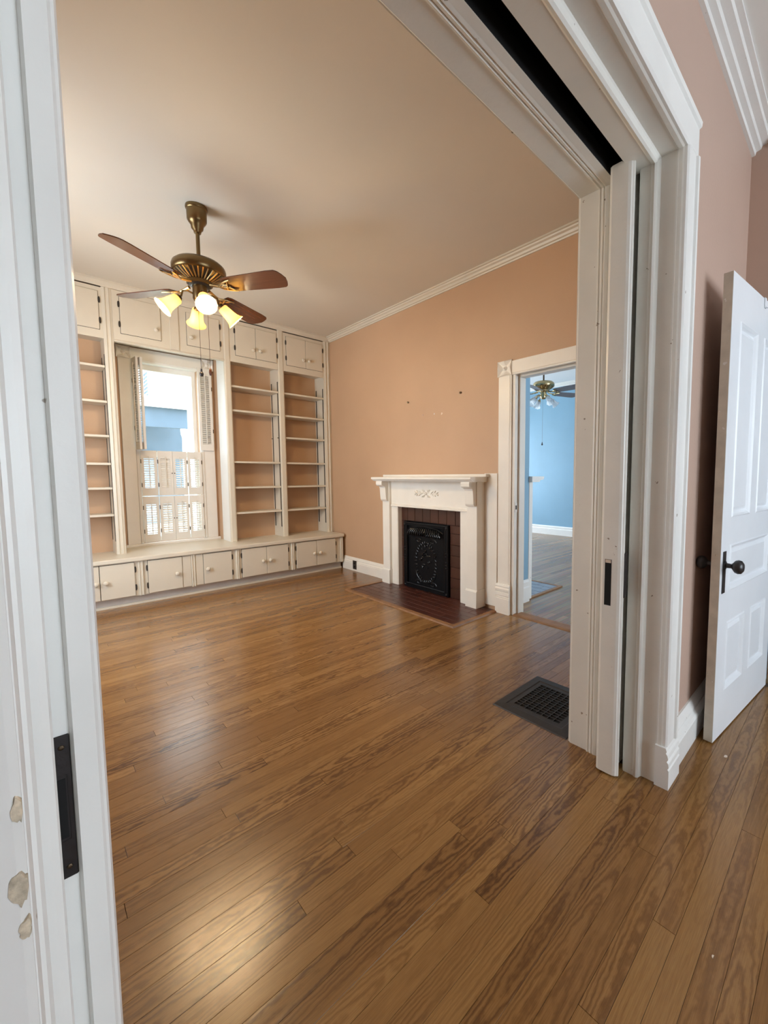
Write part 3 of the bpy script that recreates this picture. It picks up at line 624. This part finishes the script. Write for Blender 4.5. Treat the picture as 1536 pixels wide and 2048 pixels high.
# ------------------------------------------------------------------ fireplace
def fireplace():
    m = thing('mantelpiece', 'white painted wooden mantelpiece with scroll corbels around the fireplace', 'mantel', (2.9, 3.135, 0)); XF, XI = 2.845, 2.875
    for y0, y1 in ((2.430, 2.552), (3.712, 3.838)):
        B('pilaster', (XF, 2.962), (y0, y1), (.175, 1.168), 'mantel_white', m, .003)
        MB().prism([(2.962, .0095), (XF-.014, .0095), (XF-.014, .160), (XF-.008, .170), (XF, .176), (2.962, .176)], 'y', y0-.006, y1+.006).build('plinth', 'mantel_white', m)
        yc = (y0+y1)/2
        prof = [(XF, 1.168), (2.752, 1.168), (2.748, 1.150), (2.750, 1.128), (2.760, 1.116), (2.778, 1.112), (2.792, 1.104), (2.800, 1.086), (2.802, 1.060), (2.806, 1.000), (2.810, .965), (2.820, .948), (XF, .944)]
        MB().prism(prof, 'y', yc-.052, yc+.052).build('corbel', 'mantel_white', m, bev=.002)
    B('frieze', (XI, 2.962), (2.552, 3.712), (.892, 1.168), 'mantel_white', m)
    MB().prism([(XI, .886), (XI-.016, .888), (XI-.018, .896), (XI-.012, .902), (XI-.014, .910), (XI, .918)], 'y', 2.560, 3.704).build('frieze_moulding', 'mantel_white', m)
    for y0, y1 in ((2.552, 2.655), (3.612, 3.712)):
        s = 1 if y0 < 3 else -1; e = y1 if s > 0 else y0
        MB().prism([(XI, y0), (2.962, y0), (2.962, y1), (XI, y1)], 'z', .0095, .892).build('inner_stile', 'mantel_white', m)
        MB().prism([(XI+.004, e), (XI+.004, e+s*.010), (2.93, e+s*.014), (2.93, e)], 'z', .0095, .892).build('inner_bead', 'mantel_white', m)
    MB().prism([(2.962, 1.166), (2.755, 1.166), (2.745, 1.176), (2.735, 1.178), (2.730, 1.186), (2.717, 1.190), (2.717, 1.208), (2.724, 1.212), (2.962, 1.212)], 'y', 2.397, 3.873).build('shelf', 'mantel_white', m)
    B('shelf_backrail', (2.902, 2.962), (2.372, 3.90), (1.212, 1.238), 'mantel_white', m, .003)
    B('return_board', (2.950, 2.964), (2.285, 2.432), (.035, 1.243), 'mantel_white', m, .002)
    # carved spray on the frieze
    orn = MB(); yc, zc = 3.137, 1.042; L = []
    def leaf(dy, dz, ang, ln, wd): orn.ball((XI-.003, yc+dy, zc+dz), 1, 8, 5, mat=Matrix.Rotation(ang, 3, 'X') @ Matrix.Diagonal((.011, ln, wd)))
    for s in (-1, 1):
        orn.tube([(XI-.003, yc+s*(.02+.02*k), zc+.010*math.sin(k*1.5)) for k in range(9)], .004, 6)
        for k, (a, b, r, l, wd) in enumerate([(.03, .028, 1.2, .016, .006), (.05, .032, .9, .015, .006), (.03, -.026, -1.2, .016, .006), (.052, -.030, -.8, .015, .006), (.095, .018, .5, .018, .006), (.10, -.016, -.5, .018, .006), (.135, .022, .9, .016, .006), (.135, -.018, -.7, .016, .006), (.165, .012, .4, .018, .007), (.165, -.010, -.4, .018, .007), (.150, .002, 0, .020, .006), (.075, .004, 0, .016, .008)]):
            leaf(s*a, b, s*r, l, wd)
    for k in range(5): leaf(.008*math.cos(k*1.256), .008*math.sin(k*1.256), k*1.256, .010, .007)
    orn.build('carved_ornament', 'mantel_white', m, smooth=True)
    # tile surround
    t = thing('tile_surround', 'dark brown glazed tile surround framing the black fireplace cover', 'tile surround', (2.93, 3.135, 0))
    B('backing', (2.944, 2.962), (2.655, 3.612), (.0, .895), 'grout_dark', t)
    ys = [2.657, 2.780, 2.898, 3.015, 3.137, 3.257, 3.379, 3.499, 3.611]
    for a, b in zip(ys, ys[1:]): B('tile', (2.930+random.uniform(0, .003), 2.945), (a+.002, b-.002), (.737, .893), 'tile_brown', t, .002)
    for zs, y0, y1 in (([.0095, .106, .211, .320, .434, .542, .654, .735], 2.657, 2.850), ([.0095, .095, .210, .321, .431, .542, .646, .735], 3.546, 3.611)):
        for a, b in zip(zs, zs[1:]): B('tile', (2.930+random.uniform(0, .003), 2.945), (y0, y1), (a+.0015, b-.0015), 'tile_brown', t, .002)
    # cast iron summer cover
    c = thing('fireplace_cover', 'black cast iron fireplace cover with fluted hood and flower relief', 'fireplace cover', (2.92, 3.195, 0)); y0, y1, zt = 2.852, 3.543, .732
    f = MB().box((2.905, 2.94), (y0, y0+.062), (.0095, zt)).box((2.905, 2.94), (y1-.062, y1), (.0095, zt)).box((2.905, 2.94), (y0+.062, y1-.062), (zt-.045, zt)).box((2.905, 2.94), (y0+.062, y1-.062), (.0095, .050))
    f.build('frame', 'cast_iron', c, bev=.004)
    rim = MB()
    for a, b in (((y0+.012, .03), (y0+.012, zt-.012)), ((y1-.012, .03), (y1-.012, zt-.012)), ((y0+.012, zt-.012), (y1-.012, zt-.012)), ((y0+.05, .06), (y0+.05, zt-.05)), ((y1-.05, .06), (y1-.05, zt-.05)), ((y0+.05, .056), (y1-.05, .056))):
        rim.tube([(2.904, *a), (2.904, *b)], .005, 6)
    for s in (y0+.031, y1-.031):
        for z in (.30, .33, .36, .42, .45): rim.ball((2.904, s, z), .010, 8, 5, sc=(.6, 1, .7))
    for s in (y0+.028, y1-.028):
        for z in (.03, zt-.03): rim.ball((2.904, s, z), .014, 8, 5, sc=(.6, 1, 1))
    rim.build('frame_beading', 'worn_iron', c, smooth=True)
    B('door_panel', (2.922, 2.934), (y0+.06, y1-.06), (.05, zt-.04), 'cast_iron', c)
    hood = MB(); n = 16; ya, yb = y0+.075, y1-.075
    cy = (ya+yb)/2; hw = (yb-ya)/2
    for k in range(n):
        u = -1+2*(k+.5)/n; yb_ = cy+u*hw*.98; yt = cy+u*hw*.80; hz = .040*(1-u*u*.55)
        hood.tube([(2.914, yt, .648+hz*.9), (2.896, yt+(yb_-yt)*.3, .640+hz*.55), (2.884, yt+(yb_-yt)*.7, .622+hz*.2), (2.884, yb_, .602), (2.892, yb_, .592)], [.004, .0085, .0110, .0105, .007], 8)
    hood.build('fluted_hood', 'worn_iron', c, smooth=True)
    MB().tube([(2.908, ya-.005, .640), (2.906, cy-hw*.7, .676), (2.905, cy, .690), (2.906, cy+hw*.7, .676), (2.908, yb+.005, .640)], .008, 6).build('hood_rim', 'cast_iron', c, smooth=True)
    rel = MB(); R2 = random.Random(11); cz = .315
    for k in range(34):       # oval wreath of leaves
        a = 2*math.pi*k/34; py, pz = cy+.155*math.cos(a), cz+.205*math.sin(a)
        rel.ball((2.919, py, pz), 1, 7, 4, mat=Matrix.Rotation(a+R2.uniform(-.8, .8), 3, 'X') @ Matrix.Diagonal((.008, .020, .008)))
    for k in range(30):       # flowers in the middle
        a = R2.uniform(0, 6.28); r = R2.uniform(0, 1)**.5; py, pz = cy+.10*r*math.cos(a), cz+.05+.15*r*math.sin(a)
        rel.ball((2.918, py, pz), 1, 7, 4, mat=Matrix.Rotation(R2.uniform(0, 3.1), 3, 'X') @ Matrix.Diagonal((.010, R2.uniform(.008, .022), .008)))
    for s in (-1, 1):
        for zb in (.09, .54):
            rel.tube([(2.919, cy+s*(.11+.055*math.cos(q*.7)*(1-q*.07)), zb+.03*math.sin(q*.7)*(1-q*.07)) for q in range(10)], .005, 6)
        rel.tube([(2.919, cy+s*(.15*math.sin(q*.26)), .10+.0+.11*(1-math.cos(q*.26))) for q in range(7)], .006, 6)
    rel.build('flower_relief', 'worn_iron', c, smooth=True)
    # hearth
    h = thing('hearth', 'low red-brown tiled hearth with oak border in front of the fireplace', 'hearth', (2.65, 3.07, 0)); hx0, hy0, hy1 = 2.352, 2.255, 3.878
    B('bed', (hx0+.03, 2.944), (hy0+.03, hy1-.03), (-.002, .0045), 'grout_hearth', h)
    bw = .044; zb = .012
    MB().add([(hx0, hy0, 0), (hx0+bw, hy0+bw, 0), (hx0+bw, hy1-bw, 0), (hx0, hy1, 0), (hx0+.006, hy0+.006, zb), (hx0+bw, hy0+bw, zb), (hx0+bw, hy1-bw, zb), (hx0+.006, hy1-.006, zb)], [(0, 1, 5, 4), (1, 2, 6, 5), (2, 3, 7, 6), (3, 0, 4, 7), (4, 5, 6, 7), (3, 2, 1, 0)]).build('border', 'wood_edge', h)
    for ya_, s in ((hy0, 1), (hy1, -1)):
        V = [(hx0, ya_, 0), (2.93, ya_, 0), (2.93, ya_+s*bw, 0), (hx0+bw, ya_+s*bw, 0), (hx0+.006, ya_+s*.006, zb), (2.93, ya_+s*.006, zb), (2.93, ya_+s*bw, zb), (hx0+bw, ya_+s*bw, zb)]
        MB().add(V, [(0, 1, 5, 4), (1, 2, 6, 5), (2, 3, 7, 6), (3, 0, 4, 7), (4, 5, 6, 7), (3, 2, 1, 0)]).build('border', 'wood_edge', h)
    xa = hx0+bw; rows = 7; tw = (2.940-xa)/rows; x = xa
    for r in range(rows):
        y = hy0+bw-(0 if r % 2 else .11); ye = hy1-bw
        while y < ye-.005:
            a, b = max(y, hy0+bw), min(y+.225, ye)
            if b-a > .01: B('tile', (x+.0018, x+tw-.0018), (a+.0018, b-.0018), (.0, .0075+random.uniform(0, .0012)), 'tile_hearth', h, .0012)
            y += .225
        x += tw
fireplace()
# ------------------------------------------------------------------ small things on the fireplace wall and floor
def outlet():
    o = thing('outlet', 'dark outlet plate set in the white baseboard', 'outlet', (2.93, 4.57, .02))
    B('plate', (2.929, 2.936), (4.532, 4.612), (.024, .136), 'dark_hinge', o, .002)
    for z in (.058, .102): B('socket', (2.9275, 2.930), (4.556, 4.588), (z-.013, z+.013), 'black_void', o, .001)
outlet()
def nail(label, y, z, mat, r):
    n = thing('picture_nail', label, 'nail', (XR, y, z), 'picture nails and holes above the mantel')
    Rm = Matrix.Translation((XR, y, z)) @ Matrix.Rotation(-math.pi/2, 4, 'Y')
    MB().lathe([(0, 0), (.002, 0), (.002, .010), (r, .011), (r*.8, .015), (0, .016)], Rm, 10).build('nail_head', mat, n, smooth=True)
nail('brass picture nail in the peach wall, left above the mantel', 3.508, 2.015, 'polished_brass', .012)
nail('dark picture nail in the peach wall, right above the mantel', 2.736, 2.011, 'dark_bronze', .011)
def scar(label, y, z, mat, r):
    k = 9; R3 = random.Random(int(y*1000)); pts = [(r*R3.uniform(.6, 1.2)*math.cos(2*math.pi*i/k), r*R3.uniform(.6, 1.2)*math.sin(2*math.pi*i/k)) for i in range(k)]
    V = [(XR, y+a, z+b) for a, b in pts]+[(XR-.0015, y+a*.85, z+b*.85) for a, b in pts]+[(XR-.0005, y, z)]
    tag(MB().add(V, [(i, (i+1) % k, k+(i+1) % k, k+i) for i in range(k)]+[(k+i, k+(i+1) % k, 2*k) for i in range(k)]).build('plaster_patch', mat), label, 'wall patch', 'picture nails and holes above the mantel')
scar('faint tan plaster mark, leftmost of the three marks above the mantel', 3.276, 1.857, 'wall_rose', .010)
scar('small dark nail hole, middle one of the three marks above the mantel', 3.105, 1.852, 'kick_grey', .009)
scar('pale plaster patch, rightmost of the three marks above the mantel', 2.997, 1.842, 'plaster_dust', .012)
def register():
    r = thing('floor_register', 'dark iron floor register with square grid at the right door jamb', 'floor register', (1.92, 1.12, 0)); x0, x1, y0, y1 = 1.697, 2.135, .905, 1.338
    gx0, gx1, gy0, gy1 = 1.780, 2.052, .990, 1.255
    V = []; F = []
    for (a, b, c, d), z in (((x0, x1, y0, y1), 0), ((x0+.004, x1-.004, y0+.004, y1-.004), .005), ((x0+.05, x1-.05, y0+.05, y1-.05), .008), ((x0+.056, x1-.056, y0+.056, y1-.056), .005), ((gx0, gx1, gy0, gy1), .006), ((gx0, gx1, gy0, gy1), -.004)):
        V += [(a, c, z), (b, c, z), (b, d, z), (a, d, z)]
    for k in range(5):
        for i in range(4): F.append((k*4+i, k*4+(i+1) % 4, k*4+4+(i+1) % 4, k*4+4+i))
    MB().add(V, F).build('frame', 'register_iron', r)
    B('duct', (gx0, gx1, )[0:2], (gy0, gy1), (.0003, .0008), 'black_void', r)
    nx, ny = 12, 8
    for i in range(1, nx): x = gx0+(gx1-gx0)*i/nx; B('bar', (x-.0022, x+.0022), (gy0, gy1), (.001, .0058), 'register_iron', r)
    for j in range(1, ny): y = gy0+(gy1-gy0)*j/ny; B('bar', (gx0, gx1), (y-.0022, y+.0022), (.001, .0062), 'register_iron', r)
register()
def paint_flake(x, y, r, lab):
    k = 7; R3 = random.Random(int(x*999)); pts = [(r*R3.uniform(.5, 1.2)*math.cos(2*math.pi*i/k), r*.5*R3.uniform(.5, 1.2)*math.sin(2*math.pi*i/k)) for i in range(k)]
    V = [(x+a, y+b, .0004) for a, b in pts]+[(x+a*.9, y+b*.9, .0018) for a, b in pts]
    tag(MB().add(V, [tuple(range(k, 2*k))]+[(i, (i+1) % k, k+(i+1) % k, k+i) for i in range(k)]).build('paint_flake', 'plaster_dust'), lab, 'paint flake')
paint_flake(2.08, .355, .014, 'pale paint flake lying on the floor under the white door')
paint_flake(1.165, .205, .006, 'tiny pale paint flake on the near floorboards at the bottom')
# ------------------------------------------------------------------ ceiling fans
def fan(label, cx, cy, zc, rot, lrot, blades, lit, bladez, mt, bmat, rad, chains, dz=0):
    f = thing('ceiling_fan', label, 'ceiling fan', (cx, cy, zc), 'ceiling fans'); T = Matrix.Translation((cx, cy, 0)); top = bladez+.185
    MB().lathe([(0, zc), (.066, zc), (.068, zc-.012), (.066, zc-.022), (.062, zc-.026), (.060, zc-.09), (.050, zc-.108), (.040, zc-.120), (.036, zc-.145), (.024, zc-.158), (.022, zc-.172), (0, zc-.174)], T, 28).build('canopy', mt, f, smooth=True)
    MB().tube([(cx, cy, zc-.165), (cx, cy, top-.01)], .0125, 12).build('downrod', mt if lit else 'dark_bronze', f, smooth=True)
    z = bladez
    mo = MB().lathe([(0, top), (.022, top), (.026, top-.008), (.100, top-.014), (.140, top-.024), (.160, top-.042), (.166, top-.060), (.166, top-.088), (.160, top-.098), (.150, top-.101), (0, top-.101)], T, 40).build('motor_housing', mt, f, smooth=True)
    MB().lathe([(.150, top-.100), (.082, top-.142), (.074, top-.144), (.074, top-.170), (.060, top-.178), (0, top-.178)], T, 40).build('vent_cone', 'black_metal' if lit else mt, mo, smooth=True)
    vr = MB()
    for k in range(30):
        a = 2*math.pi*k/30; c, s = math.cos(a), math.sin(a)
        vr.tube([(cx+c*.150, cy+s*.150, top-.100), (cx+c*.116, cy+s*.116, top-.124), (cx+c*.080, cy+s*.080, top-.145)], .0055, 6)
    vr.build('vent_ribs', 'blade_brass' if lit else mt, mo, smooth=True)
    MB().lathe([(.074, top-.144), (.080, top-.148), (.080, top-.166), (.074, top-.170)], T, 32).build('collar', mt, mo, smooth=True)
    MB().lathe([(0, top-.178), (.046, top-.178), (.046, top-.262), (.040, top-.276), (.020, top-.288), (0, top-.290)], T, 24).build('switch_housing', mt, f, smooth=True)
    # blades with brass irons
    L0, L1 = .205, rad
    prof = [(L0, -.046), (L0+.03, -.056), (L1-.10, -.068), (L1-.045, -.066), (L1-.030, -.058), (L1-.022, -.050), (L1-.010, -.030), (L1, 0), (L1-.010, .030), (L1-.022, .050), (L1-.030, .058), (L1-.045, .066), (L1-.10, .068), (L0+.03, .056), (L0, .046)]
    bm_ = MB(); n = len(prof)
    bm_.add([(x, y, -.003) for x, y in prof]+[(x, y, .003) for x, y in prof], [tuple(range(n))[::-1], tuple(range(n, 2*n))]+[(i, (i+1) % n, n+(i+1) % n, n+i) for i in range(n)])
    bm_.v = [(x, y*1.2, q) for x, y, q in bm_.v]; BL = bm_.mesh('blade', bmat)
    ir = MB().tube([(.085, 0, .016), (.13, 0, .004), (.175, 0, -.006)], [.012, .010, .008], 8)
    for s in (-1, 1):
        ir.tube([(.160, 0, -.006), (.185, s*.022, -.008), (.215, s*.036, -.008), (.250, s*.046, -.007), (.272, s*.050, -.007)], [.007, .006, .006, .006, .004], 6)
        ir.tube([(.170, 0, -.007), (.200, s*.010, -.008), (.230, s*.012, -.007), (.250, s*.046, -.007)], .005, 6)
    ir.tube([(.205, -.028, -.008), (.222, 0, -.009), (.205, .028, -.008)], .005, 6)
    IR = ir.mesh('blade_iron', mt if not lit else 'blade_brass', True)
    for k in range(blades):
        a = rot+2*math.pi*k/blades
        b = put('blade', BL, f, (cx, cy, z), Matrix.Rotation(a, 4, 'Z').to_euler() if False else (math.radians(-13), 0, a))
        put('blade_iron', IR, b, (0, 0, -.004))
    # light kit
    sh = [(.024, .052), (.030, .046), (.033, .020), (.036, -.010), (.040, -.030), (.047, -.045), (.058, -.058), (.0555, -.057), (.044, -.042), (.037, -.028), (.033, -.008), (.030, .020), (.027, .044), (.020, .048)]
    SH = MB().lathe([(r*1.12, q*1.12) for r, q in sh], None, 28 if lit else 8).mesh('shade', 'amber_glass' if lit else 'milk_glass', lit)
    ST = MB().lathe([(0, .076), (.014, .076), (.022, .064), (.026, .052), (.026, .046), (0, .046)], None, 16).mesh('socket', mt, True)
    BU = MB().ball((0, 0, 0), .024, 12, 8, sc=(1, 1, 1.35)).mesh('bulb', 'lit_bulb' if lit else 'milk_glass', True)
    for k in range(4):
        a = lrot+k*math.pi/2; c, s = math.cos(a), math.sin(a); tl = math.radians(48)
        px, py, pz = cx+c*.175, cy+s*.175, top-.325
        # the shade's axis leans outwards and down
        ax = Vector((c*math.sin(tl), s*math.sin(tl), -math.cos(tl)))
        q = (-ax).to_track_quat('Z', 'Y'); e = q.to_euler()
        o = put('lamp_shade', SH, f, (px, py, pz), e)
        top_s = Vector((px, py, pz))-ax*.08
        MB().tube([(cx+c*.040, cy+s*.040, top-.235), (cx+c*.075, cy+s*.075, top-.222), (cx+c*.105, cy+s*.105, top-.232), tuple(top_s)], .0065, 8).build('lamp_arm', mt, f, smooth=True)
        put('socket', ST, o); put('bulb', BU, o, (0, 0, .004))
        if lit:
            l = bpy.data.lights.new('fan_lamp', 'POINT'); l.energy = lit; l.color = (1, .73, .41); l.shadow_soft_size = .045
            lo = bpy.data.objects.new('fan_lamp', l); C.objects.link(lo); lo.location = Vector((px, py, pz))+ax*.050
    for (x, y, z0, z1, kind) in chains:
        ch = MB().tube([(x, y, z0), (x, y, z1+.03)], .0014, 5).build('pull_chain', 'dark_bronze', f)
        if kind == 'ball': MB().lathe([(0, z1-.022), (.010, z1-.018), (.014, z1-.006), (.011, z1+.006), (.006, z1+.010), (.008, z1+.016), (.005, z1+.024), (.007, z1+.030), (0, z1+.034)], Matrix.Translation((x, y, 0)), 14).build('chain_knob', 'gun_metal', ch, smooth=True)
        else: MB().lathe([(0, z1-.026), (.007, z1-.022), (.010, z1-.006), (.009, z1+.008), (.004, z1+.026), (0, z1+.03)], Matrix.Translation((x, y, 0)), 12).build('chain_knob', 'blade_wood', ch, smooth=True)
    return f
fan('dark-bladed antique brass ceiling fan with four lit tulip shades above the library floor', .925, 3.315, H, math.radians(32.5), math.radians(-97), 4, 26.0, 2.527, 'antique_brass', 'blade_wood', .665,
    [(.901, 3.28, 2.44, 1.936, 'ball'), (.958, 3.28, 2.44, 1.955, 'drop')])
fan('brass ceiling fan with unlit white shades in the blue room beyond the doorway', 5.80, 3.59, H, math.radians(-22), math.radians(-120), 5, 0, 2.52, 'polished_brass', 'blade_grey', .665,
    [(5.78, 3.59, 2.42, 1.72, 'ball')])
# ------------------------------------------------------------------ blue room fireplace
def blue_fireplace():
    m = thing('mantelpiece', 'white mantelpiece seen from the side inside the blue room', 'mantel', (3.45, 3.1, 0))
    B('pilaster', (3.402, 3.462), (2.246, 2.376), (.0125, 1.16), 'trim_white', m, .003)
    B('pilaster', (3.402, 3.455), (3.77, 3.90), (.0125, 1.16), 'trim_white', m, .003)
    B('frieze', (3.402, 3.445), (2.376, 3.77), (.90, 1.16), 'trim_white', m)
    MB().prism([(3.402, 1.16), (3.53, 1.16), (3.545, 1.178), (3.600, 1.184), (3.612, 1.198), (3.612, 1.214), (3.402, 1.214)], 'y', 2.215, 3.925).build('shelf', 'trim_white', m)
    h = thing('hearth', 'grey tiled hearth with pale joints in the blue room', 'hearth', (3.7, 3.1, 0))
    B('bed', (3.402, 4.06), (2.30, 3.90), (0, .006), 'grout_light', h)
    B('border', (3.402, 4.10), (2.262, 2.30), (0, .012), 'wood_edge', h, .003); B('border', (4.06, 4.10), (2.30, 3.90), (0, .012), 'wood_edge', h, .003)
    rows = 6; tw = .658/rows
    for r in range(rows):
        y = 2.30-(0 if r % 2 else .1)
        while y < 3.90:
            a, b = max(y, 2.302), min(y+.2, 3.9)
            if b-a > .01: B('tile', (3.402+r*tw+.004, 3.402+(r+1)*tw-.004), (a+.004, b-.004), (.0, .009), 'slate_tile', h)
            y += .2
blue_fireplace()
# ------------------------------------------------------------------ outside: lawn and the neighbour's house
struct(B('ground', (-30, 40), (5.9, 60), (-.9, -.8), 'grass'))
def neighbour():
    b = thing('neighbour_house', 'pale neighbouring house with a porch seen through the window', 'house', (4.0, 16, -.8))
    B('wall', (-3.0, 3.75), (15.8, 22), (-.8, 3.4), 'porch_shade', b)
    up = B('upper_wall', (2.95, 9.0), (15.9, 24), (3.42, 9), 'siding', b)
    for k in range(46):
        z = 3.44+k*.115
        MB().prism([(2.95, z), (2.925, z), (2.95, z+.112)], 'y', 15.9, 24).build('clapboard', 'siding', up)
    for y0, y1 in ((16.1, 17.0), (19.2, 20.4)):
        wn = MB().box((2.88, 2.95), (y0-.12, y0), (3.7, 5.7)).box((2.88, 2.95), (y1, y1+.12), (3.7, 5.7)).box((2.86, 2.95), (y0-.16, y1+.16), (3.58, 3.7)).box((2.88, 2.95), (y0, y1), (4.62, 4.7)).build('window', 'siding', b)
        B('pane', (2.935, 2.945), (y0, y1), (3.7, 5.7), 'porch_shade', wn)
    MB().add([(-3, 13.7, 3.14), (3.46, 13.7, 3.14), (3.46, 13.7, 3.26), (-3, 13.7, 3.26), (-3, 15.8, 3.14), (3.46, 15.8, 3.14), (2.94, 15.88, 3.75), (-3, 15.88, 3.75)], [(0, 1, 2, 3), (3, 2, 6, 7), (0, 4, 5, 1), (1, 5, 6, 2), (0, 3, 7, 4), (4, 7, 6, 5)]).build('porch_roof', 'roofing', b)
    B('fascia', (-3, 3.44), (13.66, 13.70), (3.12, 3.26), 'siding', b)
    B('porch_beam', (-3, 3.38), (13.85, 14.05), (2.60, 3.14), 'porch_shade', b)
    for x in (3.30, .6): MB().lathe([(.07, -.8), (.07, .2), (.055, .3), (.06, 1.6), (.05, 2.35), (.08, 2.45), (.09, 2.6)], Matrix.Translation((x, 13.95, 0)), 12).build('porch_post', 'siding', b)
    B('porch_floor', (-3, 3.46), (13.7, 15.8), (-.8, -.25), 'siding', b)
    B('door', (2.1, 2.9), (15.74, 15.8), (-.25, 2.0), 'slate_tile', b)
neighbour()
